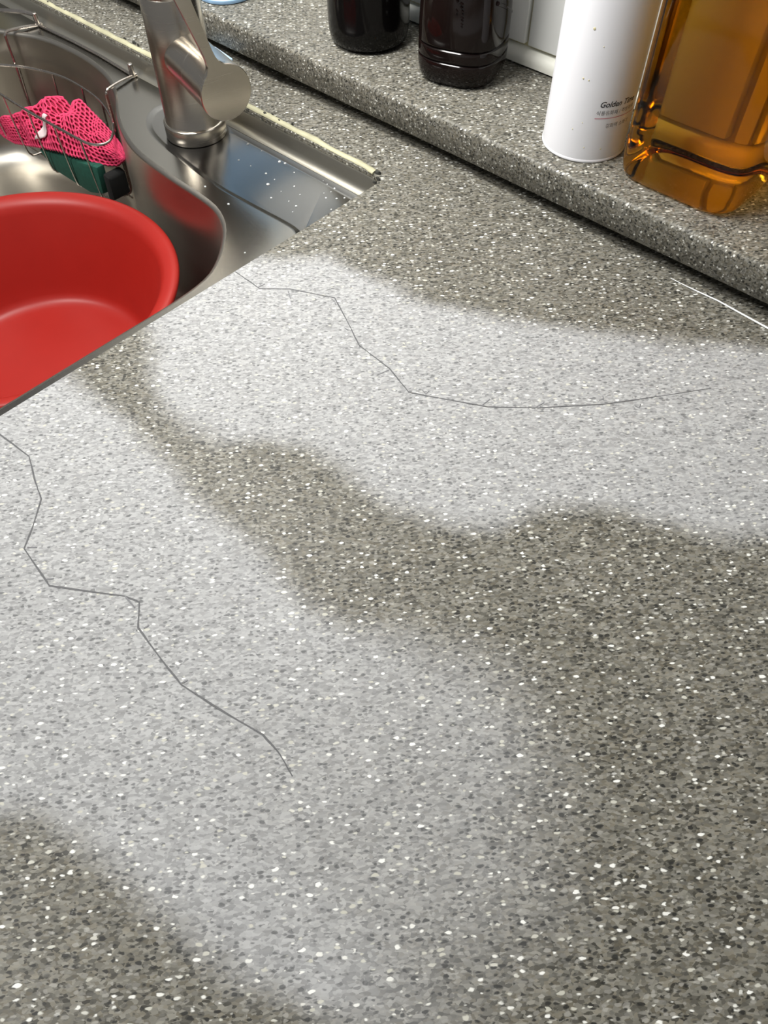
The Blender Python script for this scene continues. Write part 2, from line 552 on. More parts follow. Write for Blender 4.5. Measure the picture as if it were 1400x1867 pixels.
pl2 = stroke('pencil_line', p2, wl(len(p2), 0.0006, 0.0011, 2), 'pencil', counter, label='zigzag grey pencil line on the nearer sanded patch')
for t in TICKS_1:
    stroke('tick_mark', t, 0.0006, 'pencil_soft', pl1, z=0.00022)
for t in TICKS_2:
    stroke('tick_mark', t, 0.0008, 'pencil_soft', pl2, z=0.00022)
wlp = [(-0.162, 0.4825), (-0.15, 0.4822), (-0.140, 0.4824), (-0.124, 0.483), (-0.105, 0.4815), (-0.084, 0.480), (-0.05, 0.479), (0.05, 0.4775)]
stroke('caulk_streak', wlp, [0.0005, 0.0008, 0.0012, 0.0014, 0.0016, 0.0018, 0.0018, 0.0018], 'caulk_white', counter, z=0.0006,
       label='thin white streak of caulk along the ledge')

# ------------------------------------------------------------------ raised ledge along the wall
ZL, YL = 0.037, 0.487
ledge = thing('stone_ledge', 'raised grey speckled stone ledge along the tiled wall', 'ledge')
def extrude_x(profile, x0, x1, nseg=1):
    rings = [[(x, y, z) for y, z in profile] for x in np.linspace(x0, x1, nseg + 1)]
    return loft(rings, (True, True))
rr = 0.004
nose = [(YL + rr - rr * math.cos(t), ZL - rr + rr * math.sin(t)) for t in np.linspace(0, math.pi / 2, 6)]
prof = [(0.612, 0.0115), (YL + 0.001, 0.0115), (YL, 0.0125)] + nose + [(0.612, ZL)]
v, f = extrude_x(prof, TOP_X0, TOP_X1)
obj('ledge_slab', v, f, 'stone', ledge, angle=50)
v, f = extrude_x([(0.508, 0.0), (0.508, 0.0115), (0.612, 0.0115), (0.612, 0.0)][::-1], TOP_X0, TOP_X1)
obj('ledge_riser', v, f, 'stone', ledge, smooth=False)

# ------------------------------------------------------------------ tiled wall
def struct(o):
    o['kind'] = 'structure'
    return o
wall = struct(bevel_box('wall_back', (-1.5, 0.6085, -0.03), (1.0, 0.70, 1.25), 'grout', None, 0))
struct(bevel_box('floor', (-1.5, -1.6, -0.90), (1.0, 0.70, -0.86), 'tile', None, 0))
tw, th_, gap = 0.2, 0.25, 0.0035
tile_mesh = None
for r in range(4):
    for c_ in range(-5, 6):
        x0 = -0.392 + c_ * tw + gap / 2
        z0 = 0.054 + r * th_
        if x0 + tw - gap > 1.0 or x0 < -1.5:
            continue
        if tile_mesh is None:
            o = bevel_box('tile', (0, -0.0085, 0), (tw - gap, 0.0, th_ - gap), 'tile', wall, 0.0012, 2)
            tile_mesh = o.data
        else:
            o = bpy.data.objects.new('tile', tile_mesh)
            C.objects.link(o)
            o.parent = wall
        o.location = (x0, 0.6115, z0)
tprof = [(0.611, ZL), (0.6045, ZL), (0.6005, ZL + 0.002), (0.600, ZL + 0.006), (0.6005, ZL + 0.0095), (0.6030, ZL + 0.0125),
         (0.606, ZL + 0.0140), (0.611, ZL + 0.0143)]
v, f = extrude_x(tprof, TOP_X0, 0.6)
struct(obj('trim_1', v, f, 'trim', None, angle=50))

# ------------------------------------------------------------------ sink
ZD = -0.020
sink = thing('sink', 'stainless steel sink set into the stone countertop', 'sink')

def rounded_rect(x0, x1, y0, y1, r, z, n=8):
    out = []
    for cx_, cy_, a0 in ((x1 - r, y1 - r, 0), (x0 + r, y1 - r, 90), (x0 + r, y0 + r, 180), (x1 - r, y0 + r, 270)):
        for t in np.linspace(a0, a0 + 90, n):
            out.append((cx_ + r * math.cos(math.radians(t)), cy_ + r * math.sin(math.radians(t)), z))
    return out

BOWL = [(-0.92, 0.402), (-0.901, 0.411), (-0.87, 0.418), (-0.818, 0.420), (-0.769, 0.413), (-0.728, 0.396), (-0.681, 0.366), (-0.63, 0.3465),
        (-0.575, 0.3405), (-0.533, 0.339), (-0.508, 0.3365), (-0.491, 0.331), (-0.475, 0.3215), (-0.459, 0.306), (-0.445, 0.288), (-0.4355, 0.268),
        (-0.4315, 0.235), (-0.4315, 0.18), (-0.4315, 0.09), (-0.432, 0.02), (-0.437, -0.015), (-0.455, -0.04), (-0.49, -0.05),
        (-0.6, -0.05), (-0.75, -0.05), (-0.9, -0.05), (-0.95, -0.045), (-0.985, -0.02), (-1.0, 0.03), (-1.0, 0.12), (-1.0, 0.24),
        (-0.995, 0.32), (-0.97, 0.37), (-0.945, 0.39)]
bowl = resample(catmull([(x, y, 0) for x, y in BOWL], 8, True), 200)
def inset(loop, d, z):
    n = len(loop)
    out = []
    for i in range(n):
        t = (loop[(i + 2) % n] - loop[i - 2]).normalized()
        nrm = Vector((t.y, -t.x, 0))           # loop is clockwise: this points inwards
        out.append(Vector((loop[i].x + nrm.x * d, loop[i].y + nrm.y * d, z)))
    return out
area = sum(a.x * b.y - b.x * a.y for a, b in zip(bowl, bowl[1:] + bowl[:1]))
if area > 0:
    bowl = bowl[::-1]

def relax(loop, k):
    n = len(loop)
    for _ in range(k):
        loop = [(loop[i - 1] + 2 * loop[i] + loop[(i + 1) % n]) * 0.25 for i in range(n)]
    return loop

# bowl: lip, wall, fillet, floor
floor_z = -0.170
rings = [inset(bowl, 0.0, ZD)]
for a in (25, 50, 75, 90):
    t = math.radians(a)
    rings.append(inset(bowl, 0.004 * math.sin(t), ZD - 0.004 * (1 - math.cos(t))))
rings.append(inset(bowl, 0.0055, -0.06))
rings.append(inset(bowl, 0.0075, -0.10))
rings.append(inset(bowl, 0.0095, -0.140))
for a in (20, 45, 70, 90):
    t = math.radians(a)
    rings.append(relax(inset(bowl, 0.0095 + 0.03 * (1 - math.cos(t)), -0.140 - 0.0285 * math.sin(t)), int(a / 6)))
n_ = len(bowl)
cen = Vector((-0.70, 0.16, floor_z))
last = rings[-1]
for s in (0.75, 0.4):
    rings.append([Vector((cen.x + (p.x - cen.x) * s, cen.y + (p.y - cen.y) * s, floor_z)) for p in last])
v, f = loft(rings, (False, True))
obj('basin', v, f, 'basin_steel', sink, angle=60)

# deck with rolled-up rim, bowl hole and pressed recess
RX0, RX1, RY0, RY1 = -1.25, X_CUT - 0.0016, -0.10, Y_CUT - 0.0016
rim_rings = [rounded_rect(RX0, RX1, RY0, RY1, 0.0115, -0.0040),
             rounded_rect(RX0 + .0012, RX1 - .0012, RY0 + .0012, RY1 - .0012, 0.0105, -0.0034),
             rounded_rect(RX0 + .0018, RX1 - .0018, RY0 + .0018, RY1 - .0018, 0.0105, -0.0046)]
for a in (0, 25, 50, 75, 90):
    t = math.radians(a)
    dd = 0.0022 + 0.006 * (1 - math.cos(t))
    zz = ZD + 0.006 * (1 - math.sin(t))
    rim_rings.append(rounded_rect(RX0 + dd, RX1 - dd, RY0 + dd, RY1 - dd, 0.0105, zz))
v, f = loft(rim_rings, (False, False))
obj('rim', v, f, 'rim_steel', sink, angle=60)
outer = rim_rings[-1]
# pressed recess to the right of the tap: outline at deck level and the lower floor
REC = [(-0.60, 0.4285), (-0.645, 0.4275), (-0.668, 0.420), (-0.676, 0.407), (-0.670, 0.390), (-0.652, 0.3745), (-0.625, 0.3655), (-0.59, 0.3605), (-0.55, 0.3560), (-0.52, 0.3540), (-0.48, 0.3550), (-0.445, 0.3565),
       (-0.431, 0.3555), (-0.421, 0.351), (-0.4175, 0.358), (-0.4165, 0.375), (-0.4165, 0.41), (-0.4165, 0.4215), (-0.421, 0.4275), (-0.45, 0.4285), (-0.52, 0.4285)]
rec = resample(catmull([(x, y, ZD) for x, y in REC], 6, True), 130)
if sum(a.x * b.y - b.x * a.y for a, b in zip(rec, rec[1:] + rec[:1])) > 0:
    rec = rec[::-1]
bm = bmesh.new()
def loop_edges(pts):
    vs = [bm.verts.new(p) for p in pts]
    for a, b in zip(vs, vs[1:] + vs[:1]):
        bm.edges.new((a, b))
loop_edges(outer)
loop_edges([(p.x, p.y, ZD) for p in bowl])
loop_edges(rec)
bmesh.ops.triangle_fill(bm, use_beauty=True, use_dissolve=False, edges=bm.edges[:], normal=(0, 0, 1))
# drop any triangle that fell inside a hole
def in_poly(x, y, poly):
    ins = False
    for a, b in zip(poly, poly[1:] + poly[:1]):
        if (a.y > y) != (b.y > y) and x < (b.x - a.x) * (y - a.y) / (b.y - a.y) + a.x:
            ins = not ins
    return ins
bad = [fc for fc in bm.faces if in_poly(fc.calc_center_median().x, fc.calc_center_median().y, bowl)
       or in_poly(fc.calc_center_median().x, fc.calc_center_median().y, rec)]
bmesh.ops.delete(bm, geom=bad, context='FACES_ONLY')
deck = obj_bm('deck', bm, 'steel', sink, smooth=False)
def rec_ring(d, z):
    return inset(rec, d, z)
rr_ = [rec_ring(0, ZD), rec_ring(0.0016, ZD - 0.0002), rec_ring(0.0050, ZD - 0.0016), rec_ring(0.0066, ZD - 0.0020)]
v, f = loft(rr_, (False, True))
obj('pressed_recess', v, f, 'dark_reflection_steel', sink, angle=60)

# silicone bead along the back of the sink
def bead(name, path, rad, mat, parent):
    P = resample([Vector(p) for p in path], 160, False)
    R_ = []
    Q = []
    for i, p in enumerate(P):
        k = noise.noise(Vector((p.x * 60, p.y * 60, 1.3)))
        R_.append(rad * (1 + 0.25 * k + 0.15 * noise.noise(Vector((p.x * 200, 5, 0)))))
        Q.append((p.x, p.y + 0.001 * k, p.z))
    v, f = tube(Q, R_, 10)
    v = [(x, y, max(-0.004, z * 0.55)) for x, y, z in v]
    return obj(name, v, f, mat, parent)
seal = bead('silicone_seal', [(-1.24, 0.4405, 0), (-0.80, 0.4405, 0), (-0.60, 0.4405, 0), (-0.428, 0.4405, 0), (-0.4165, 0.4385, 0)], 0.0030, 'silicone', sink)
seal['label'] = 'yellowed silicone seal'
rnd = random.Random(5)
for x, y, s in ((-0.772, 0.4445, 1.5), (-0.758, 0.4460, 2.2), (-0.75, 0.4450, 1.2), (-0.71, 0.445, 1.8), (-0.555, 0.4405, 2.0), (-0.548, 0.4435, 1.4), (-0.536, 0.4405, 1.3),
                (-0.523, 0.4445, 1.0), (-0.414, 0.4395, 2.6), (-0.4075, 0.4330, 1.8), (-0.4055, 0.4270, 1.5), (-0.905, 0.4405, 1.4)):
    prof_ = [(1e-5, 0.0022), (0.6, 0.002), (0.9, 0.0012), (1.0, 0.0)]
    V, F = lathe([(0.001 * s * r, z) for r, z in prof_], (0, 0, 0), 9, (True, True))
    V = [(a * rnd.uniform(0.9, 1.7), b * rnd.uniform(0.5, 0.9), c_) for a, b, c_ in V]
    o = obj('mould_spot', V, F, 'mould', seal)
    o.location = (x, y, 0.0002)

# ------------------------------------------------------------------ tap
TX, TY = -0.6125, 0.4025
tap = thing('kitchen_tap', 'brushed nickel kitchen tap with a side lever on the sink deck', 'tap', (TX, TY, ZD))
def local(v, o):
    return [(a - o[0], b - o[1], c_ - o[2]) for a, b, c_ in v]
TO = (TX, TY, ZD)
def tap_part(name, vf, angle=40, mat='nickel', parent=None):
    v, f = vf
    return obj(name, local(v, TO), f, mat, parent or tap, angle=angle)
tap_part('base_ring', lathe([(0.0265, ZD - 0.002), (0.0282, ZD - 0.0014), (0.0282, ZD + 0.0105), (0.0276, ZD + 0.0115), (0.0262, ZD + 0.0120)], (TX, TY, 0), 72))
tap_part('body', lathe([(0.0262, ZD + 0.0120), (0.0258, ZD + 0.0125), (0.0250, 0.05), (0.0246, 0.0960), (0.0240, 0.0968)], (TX, TY, 0), 72))
tap_part('collar', lathe([(0.0238, 0.0968), (0.0238, 0.0982), (0.0249, 0.0986), (0.0245, 0.135), (0.022, 0.142), (0.012, 0.145)], (TX, TY, 0), 72))
# pull-out spout towards the bowl
sp0 = Vector((TX, TY, 0.118))
sd = Vector((-0.62, -0.74, 0.22)).normalized()
tap_part('spout', tube([sp0 + sd * t for t in (0.0, 0.05, 0.10, 0.16, 0.19)] + [sp0 + sd * 0.205 + Vector((0, 0, -0.006)), sp0 + sd * 0.212 + Vector((0, 0, -0.02))],
                       [0.0165, 0.0165, 0.016, 0.0155, 0.0155, 0.015, 0.014], 32))
phi, tau = 0.2398, -0.0177
hn = Vector((math.cos(phi) * math.cos(tau), -math.sin(phi) * math.cos(tau), math.sin(tau)))
ha = Vector((0, 0, 1)).cross(hn).normalized()
hb = hn.cross(ha)
h0 = Vector((TX, TY, 0.0514))
def ring_h(s, r, n=56):
    return [h0 + hn * s + r * (math.cos(2 * math.pi * i / n) * ha + math.sin(2 * math.pi * i / n) * hb) for i in range(n)]
tap_part('handle_stem', loft([ring_h(0.008, 0.0205), ring_h(0.048, 0.0205), ring_h(0.0485, 0.0200), ring_h(0.0493, 0.0200), ring_h(0.0498, 0.0211),
                              ring_h(0.0845, 0.0217)]), 30)
# disc with lever blade, one plate in the plane of the disc
psi = math.radians(-17)
lu = math.cos(psi) * hb + math.sin(psi) * ha          # along the lever
lw = math.cos(psi) * ha - math.sin(psi) * hb          # across the lever
R0 = 0.0223
out2 = []
a_join = math.radians(24)
for k in range(49):                                    # disc arc, skipping the lever root
    t = math.pi / 2 + a_join + (2 * math.pi - 2 * a_join) * k / 48
    out2.append((R0 * math.cos(t), R0 * math.sin(t)))
root = [(0.0068, 0.0232), (0.0052, 0.0255), (0.0043, 0.0290), (0.0040, 0.035), (0.0046, 0.055), (0.0058, 0.085), (0.0064, 0.105), (0.0062, 0.113), (0.0045, 0.1175), (0.002, 0.119)]
out2 += root + [(-x, y) for x, y in root[::-1]]
def plate(s, sc):
    r_ = []
    for x, y in out2:
        q = Vector((x, y))
        L = q.length
        k = (L - sc) / L if L > 0 else 1
        r_.append(h0 + hn * s + lw * (x * k) + lu * (y * k))
    return r_
lever = tap_part('lever', loft([plate(0.0845, 0.0004), plate(0.0851, 0.0), plate(0.0882, 0.0), plate(0.0888, 0.0005)]), 30)

# ------------------------------------------------------------------ red washing-up tub
TC = (-0.612, 0.180)
tub = thing('washing_tub', 'red plastic washing-up tub standing in the sink bowl', 'tub', (TC[0], TC[1], floor_z))
inner = [(0.1465, -0.0725), (0.1455, -0.0705), (0.1430, -0.0695), (0.1390, -0.0700), (0.1340, -0.0720), (0.1300, -0.0760), (0.1275, -0.0820),
         (0.1160, -0.115), (0.1040, -0.148), (0.1012, -0.1565), (0.0985, -0.1615), (0.0940, -0.1645), (0.0885, -0.1655), (0.0840, -0.1656), (0.050, -0.1657), (0.0005, -0.1657)]
outer_p = [(0.0005, -0.1698), (0.088, -0.1698), (0.0900, -0.1690), (0.0905, -0.1665), (0.0985, -0.1672), (0.1050, -0.1640), (0.1095, -0.1570), (0.1115, -0.147), (0.1210, -0.115),
           (0.1300, -0.084), (0.1340, -0.0775), (0.1420, -0.0745), (0.1460, -0.0745)]
v, f = lathe([(r, z - floor_z) for r, z in outer_p + inner], (0, 0, 0), 112, (True, True))
obj('tub_body', v, f, 'red', tub, angle=60)

# ------------------------------------------------------------------ wire caddy hanging in the bowl
caddy = thing('wire_caddy', 'stainless wire sink caddy hooked over the back of the bowl', 'caddy')
ZR = -0.05
rim_pts = [(-0.933, 0.375), (-0.905, 0.392), (-0.869, 0.404), (-0.836, 0.4075), (-0.79, 0.4045), (-0.753, 0.394), (-0.728, 0.381), (-0.7105, 0.365),
           (-0.709, 0.354), (-0.719, 0.3465), (-0.735, 0.344), (-0.776, 0.342), (-0.821, 0.340), (-0.879, 0.340), (-0.925, 0.341), (-0.948, 0.348), (-0.952, 0.36)]
rimc = resample(catmull([(x, y, ZR) for x, y in rim_pts], 8, True), 120)
v, f = tube(rimc, 0.0014, 8, True)
obj('rim_wire', v, f, 'wire', caddy)
ZB = -0.122
def back_y(x):
    best = max((p for p in rimc if p.y > 0.36), key=lambda p: -abs(p.x - x))
    return best.y
for x, yf in ((-0.915, 0.341), (-0.872, 0.3405), (-0.822, 0.3402), (-0.776, 0.342), (-0.733, 0.3443)):
    yb = back_y(x) if x > -0.93 else 0.388
    pts = [(x, yf, ZR), (x, yf + 0.001, -0.08), (x, yf + 0.003, ZB + 0.010), (x, yf + 0.006, ZB + 0.003), (x, yf + 0.012, ZB), (x, yb - 0.014, ZB),
           (x, yb - 0.007, ZB + 0.003), (x, yb - 0.004, ZB + 0.010), (x, yb - 0.002, -0.08), (x, yb, ZR)]
    v, f = tube(catmull(pts, 4), 0.0011, 6)
    obj('basket_wire', v, f, 'wire', caddy)
for yy, xa, xb in ((0.358, -0.93, -0.716), (0.376, -0.93, -0.722)):
    v, f = tube([(xa, yy, ZB - 0.002), (xb, yy, ZB - 0.002)], 0.0011, 6)
    obj('floor_wire', v, f, 'wire', caddy)
# hooks: wire across the deck, short posts, then forward over the lip and down
zt_ = ZD + 0.0018
v, f = tube([(-0.912, 0.4245, zt_), (-0.85, 0.4272, zt_), (-0.80, 0.4275, zt_), (-0.741, 0.4245, zt_)], 0.0015, 8)
obj('hanger_wire', v, f, 'wire', caddy)
for hx, hy, fx, fy in ((-0.740, 0.4245, -0.7335, 0.388), (-0.913, 0.4245, -0.921, 0.389)):
    v, f = tube([(hx, hy, ZD + 0.0003), (hx, hy, ZD + 0.013), (hx, hy, ZD + 0.0135)], [0.0026, 0.0026, 0.002], 10)
    obj('hanger_post', v, f, 'wire', caddy)
    pts = [(hx + 0.001, hy + 0.004, zt_), (hx + 0.001, hy, zt_), ((hx + fx) / 2, (hy + fy) / 2, zt_ + 0.001), (fx, fy + 0.003, zt_ + 0.001), (fx, fy, zt_ - 0.001), (fx, fy - 0.0015, zt_ - 0.006),
           (fx, fy - 0.002, -0.05), (fx, fy - 0.004, -0.10), (fx + 0.001, fy - 0.006, ZB), (fx, fy - 0.016, ZB - 0.002)]
    v, f = tube(catmull(pts, 5), 0.0016, 8)
    obj('hanger_hook', v, f, 'wire', caddy)
v, f = tube(catmull([(-0.913, 0.4245, ZD + 0.0115), (-0.925, 0.418, ZD + 0.013), (-0.945, 0.405, ZD + 0.013), (-0.975, 0.39, ZD + 0.010), (-1.0, 0.372, ZD + 0.003)], 5), 0.0022, 8)
obj('hanger_wire', v, f, 'wire', caddy)

# ------------------------------------------------------------------ pink net cloth heaped in the caddy
CO = Vector((-0.80, 0.37, -0.118))
cloth = thing('net_scrubber', 'crumpled pink net scrubbing cloth in the wire caddy', 'scrubbing cloth', CO)
C_TOP = [(-0.9415, 0.345, -0.1075), (-0.9259, 0.348, -0.0993), (-0.8923, 0.355, -0.0853), (-0.8667, 0.362, -0.0772), (-0.866, 0.368, -0.072),
         (-0.8429, 0.38, -0.0592), (-0.8309, 0.39, -0.0577), (-0.8189, 0.388, -0.062), (-0.8125, 0.388, -0.0643), (-0.8095, 0.392, -0.0548),
         (-0.7975, 0.392, -0.0497), (-0.7658, 0.388, -0.0546), (-0.7347, 0.382, -0.0574), (-0.7123, 0.376, -0.0611), (-0.7025, 0.371, -0.0665)]
C_BOT = [(-0.9409, 0.344, -0.1088), (-0.9231, 0.344, -0.1168), (-0.8988, 0.344, -0.1157), (-0.8534, 0.344, -0.1025), (-0.8266, 0.344, -0.095),
         (-0.8003, 0.344, -0.0869), (-0.7758, 0.346, -0.0839), (-0.7529, 0.349, -0.08), (-0.7358, 0.354, -0.0803), (-0.7254, 0.36, -0.0812),
         (-0.7117, 0.365, -0.078), (-0.7018, 0.369, -0.0689)]
NS = 120
c_top = resample([Vector(p) for p in C_TOP], NS + 1, False)
c_bot = resample([Vector(p) for p in C_BOT], NS + 1, False)
def heap(s, t, sink_in=0.0):
    """cloth coordinates (s along, t front to back) -> crumpled heap, local to the cloth"""
    i = max(0, min(NS - 1, int(s * NS)))
    k = s * NS - i
    a = c_bot[i].lerp(c_bot[i + 1], k)
    b = c_top[i].lerp(c_top[i + 1], k)
    p = a.lerp(b, t)
    hump = math.sin(math.pi * max(0, min(1, t))) ** 0.8 * math.sin(math.pi * max(0.0, min(1.0, s))) ** 0.5
    fold = 0.55 + 0.55 * noise.noise(Vector((s * 5.0 + t * 1.2, t * 1.6, 1.0))) + 0.40 * noise.noise(Vector((s * 13.0 - t * 3.0, t * 3.0, 5.0)))
    fold += 0.22 * math.sin(34 * s + 5 * t)
    crease = abs(noise.noise(Vector((s * 8.0 + 2.5 * t, t * 1.3 - s * 2.0, 8.0))))
    fold += 0.75 * (0.30 - crease)
    h = 0.020 * hump * fold - sink_in
    return tuple(p + Vector((0.0, -0.35, 0.9)) * h - CO)
def hex_net():
    bm_ = bmesh.new()
    cache = {}
    def vert(x, y):
        k = (round(x * 4000), round(y * 4000))
        if k not in cache:
            cache[k] = bm_.verts.new((x, y, 0))
        return cache[k]
    ws, wt = 1.0 / 42, 1.0 / 10.5                 # cell size along and across the cloth
    for j in range(0, 18):
        for i in range(0, 50):
            cx_ = (i + 0.5 + 0.5 * (j % 2)) * ws
            cy_ = (j + 0.5) * wt * 0.75 + 0.02
            vs = []
            for k in range(6):
                t = math.pi / 6 + k * math.pi / 3
                x = cx_ + ws / math.sqrt(3) * math.cos(t)
                y = cy_ + wt * 0.5 * math.sin(t)
                vs.append((x, y))
            if min(q[0] for q in vs) < 0 or max(q[0] for q in vs) > 1 or max(q[1] for q in vs) > 1.0 or min(q[1] for q in vs) < 0:
                continue
            vv = [vert(*q) for q in vs]
            if len(set(vv)) == 6:
                bm_.faces.new(vv)
    for v_ in bm_.verts:
        v_.co = heap(v_.co.x, v_.co.y)
    return bm_
net = obj_bm('net', hex_net(), 'pink', cloth, smooth=True, angle=180)
wm = net.modifiers.new('strands', 'WIREFRAME')
wm.thickness = 0.0027
wm.use_even_offset = False
wm.use_boundary = True
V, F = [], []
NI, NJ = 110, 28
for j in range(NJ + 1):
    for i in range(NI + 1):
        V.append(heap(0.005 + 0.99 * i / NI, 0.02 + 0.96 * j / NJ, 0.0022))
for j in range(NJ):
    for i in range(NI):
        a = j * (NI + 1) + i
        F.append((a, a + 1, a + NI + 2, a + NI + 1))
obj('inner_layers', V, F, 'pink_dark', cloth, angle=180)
V, F = [], []
for j in range(7):
    for i in range(9):
        q_ = heap(0.42 + 0.075 * i / 8 + 0.010 * j, 0.06 + 0.045 * j + 0.010 * i, -0.0042)
        V.append((q_[0], q_[1], q_[2]))
for j in range(6):
    for i in range(8):
        F.append((j * 9 + i, j * 9 + i + 1, (j + 1) * 9 + i + 1, (j + 1) * 9 + i))
tg = obj('sewn_tag', V, F, 'tag_white', cloth, angle=180)
tg['label'] = 'white sewn tag'
sm = tg.modifiers.new('thickness', 'SOLIDIFY')
sm.thickness = 0.0008

# ------------------------------------------------------------------ green scouring pad and black sponge under the cloth
def slab_poly(name, poly_xz, y0, y1, mat, parent=None, bev=0.003):
    bm_ = bmesh.new()
    a = [bm_.verts.new((x, y0, z)) for x, z in poly_xz]
    b = [bm_.verts.new((x, y1, z)) for x, z in poly_xz]
    n = len(a)
    bm_.faces.new(a)
    bm_.faces.new(b[::-1])
    for i in range(n):
        bm_.faces.new((a[i], b[i], b[(i + 1) % n], a[(i + 1) % n]))
    bmesh.ops.bevel(bm_, geom=bm_.edges[:], offset=bev, segments=2, profile=0.5, affect='EDGES')
    return obj_bm(name, bm_, mat, parent)
pad = slab_poly('scouring_pad', [(-0.848, -0.103), (-0.722, -0.076), (-0.7265, -0.1085), (-0.756, -0.119), (-0.828, -0.1205)], 0.3462, 0.3565, 'green')
tag(pad, 'dark green scouring pad under the pink net cloth', 'scouring pad')
sp = slab_poly('block', [(-0.7205, -0.083), (-0.710, -0.085), (-0.711, -0.110), (-0.7235, -0.117)], 0.349, 0.371, 'matte_black', None, 0.003)  # small matte black piece at the right end of the green pad
tag(sp, 'black sponge beside the green scouring pad in the caddy', 'block')

# ------------------------------------------------------------------ bottles on the ledge
# round black bottle
b1c = (-0.5275, 0.5505)
bt = thing('round_bottle', 'plain round black bottle on the ledge, nearest the tap', 'bottle', (b1c[0], b1c[1], ZL))
v, f = lathe([(0.020, 0.0012), (0.026, 0.0), (0.0315, 0.0012), (0.0348, 0.0045), (0.0362, 0.0105), (0.0367, 0.02), (0.0367, 0.150), (0.035, 0.165), (0.028, 0.19),
              (0.0185, 0.215), (0.0145, 0.235), (0.0145, 0.262)], n=72)
obj('bottle_body', v, f, 'black_glossy', bt)
v, f = lathe([(0.0172, 0.252), (0.0176, 0.254), (0.0176, 0.280), (0.016, 0.282)], n=48)
obj('cap', v, f, 'red', bt)

# contoured black-brown bottle
b2c = (-0.4265, 0.5605)
bt2 = thing('contoured_bottle', 'squarish dark bottle with two ring grooves, second on the ledge', 'bottle', (b2c[0], b2c[1], ZL))
rot = math.radians(-71 + 90)
prof2 = [(0.60, 0.0015), (0.76, 0.0), (0.88, 0.0012), (0.955, 0.005), (0.985, 0.012), (0.99, 0.0175), (0.985, 0.0188), (0.955, 0.0198), (0.985, 0.0208), (0.99, 0.022),
         (0.99, 0.0275), (0.985, 0.0288), (0.95, 0.0300), (0.985, 0.0312), (0.99, 0.0325), (0.99, 0.045), (0.975, 0.056), (0.945, 0.068), (0.925, 0.080),
         (0.935, 0.095), (0.97, 0.112), (0.99, 0.130), (0.98, 0.150), (0.90, 0.175), (0.66, 0.200), (0.44, 0.215), (0.40, 0.225), (0.40, 0.245)]
rings = []
for s, z in prof2:
    e = 2.8 if z < 0.16 else 2.8 - min(0.8, (z - 0.16) / 0.05)
    rings.append([(x, y, z) for x, y in superellipse(0, 0, 0.0362 * s, 0.0362 * s, e, rot, 80)])
v, f = loft(rings)
obj('bottle_body', v, f, 'black_glossy2', bt2, angle=35)
# raised diagonal ribs on the right-hand side panel and raised moulding marks on the front panel
nf = Vector((math.cos(math.radians(-71)), math.sin(math.radians(-71)), 0))
nt_ = Vector((-nf.y, nf.x, 0))
def on_panel(u, z, normal, tangent, off):
    return normal * off + tangent * u + Vector((0, 0, z))
for k, (u, z, L) in enumerate(((0.0035, 0.072, 0.006), (0.0040, 0.061, 0.004), (0.0075, 0.066, 0.0035), (0.0085, 0.0610, 0.003), (0.0088, 0.0565, 0.003), (0.0090, 0.052, 0.003))):
    w = 0.0008 if k % 2 else 0.0012
    pts = [on_panel(u - w, z, nf, nt_, 0.0352), on_panel(u + w, z - L * 0.3, nf, nt_, 0.0353), on_panel(u - w * 0.5, z - L * 0.7, nf, nt_, 0.0354), on_panel(u + w, z - L, nf, nt_, 0.0354)]
    v, f = tube(pts, 0.0006, 6)
    obj('moulding_mark', v, f, 'black_glossy2', bt2)
nr = Vector((math.cos(math.radians(19)), math.sin(math.radians(19)), 0))
ntr = Vector((-nr.y, nr.x, 0))
for k in range(3):
    z0 = 0.048 + 0.022 * k
    pts = [on_panel(-0.020, z0 + 0.016, nr, ntr, 0.0325), on_panel(-0.008, z0 + 0.010, nr, ntr, 0.0345), on_panel(0.006, z0 + 0.003, nr, ntr, 0.0345), on_panel(0.018, z0 - 0.003, nr, ntr, 0.0330)]
    v, f = tube(catmull(pts, 4), 0.0016, 8)
    obj('diagonal_rib', v, f, 'black_glossy2', bt2)
v, f = lathe([(0.0165, 0.236), (0.017, 0.238), (0.017, 0.262), (0.0155, 0.264)], n=40)
obj('cap', v, f, 'red', bt2)

# white spray can with printed text
cc = (-0.2833, 0.5355)
RC = 0.0316
can = thing('spray_can', 'white spray can with small printed lettering on the ledge', 'spray can', (cc[0], cc[1], ZL))
v, f = lathe([(0.024, 0.002), (0.0285, 0.0005), (0.0305, 0.0), (RC, 0.0018), (RC, 0.0032), (RC, 0.196), (0.0302, 0.203), (0.024, 0.212), (0.0185, 0.215)], n=96)
obj('can_body', v, f, 'can', can)
v, f = lathe([(0.0285, -0.0004), (0.0312, 0.0), (0.0320, 0.0007), (0.0321, 0.0018), (0.0316, 0.0026)], n=96, ends=(True, False))
obj('base_rim', v, f, 'can', can)
v, f = lathe([(0.0190, 0.2125), (0.0195, 0.214), (0.0190, 0.238), (0.0165, 0.243), (0.010, 0.2445)], n=56)
obj('spray_cap', v, f, 'can', can)

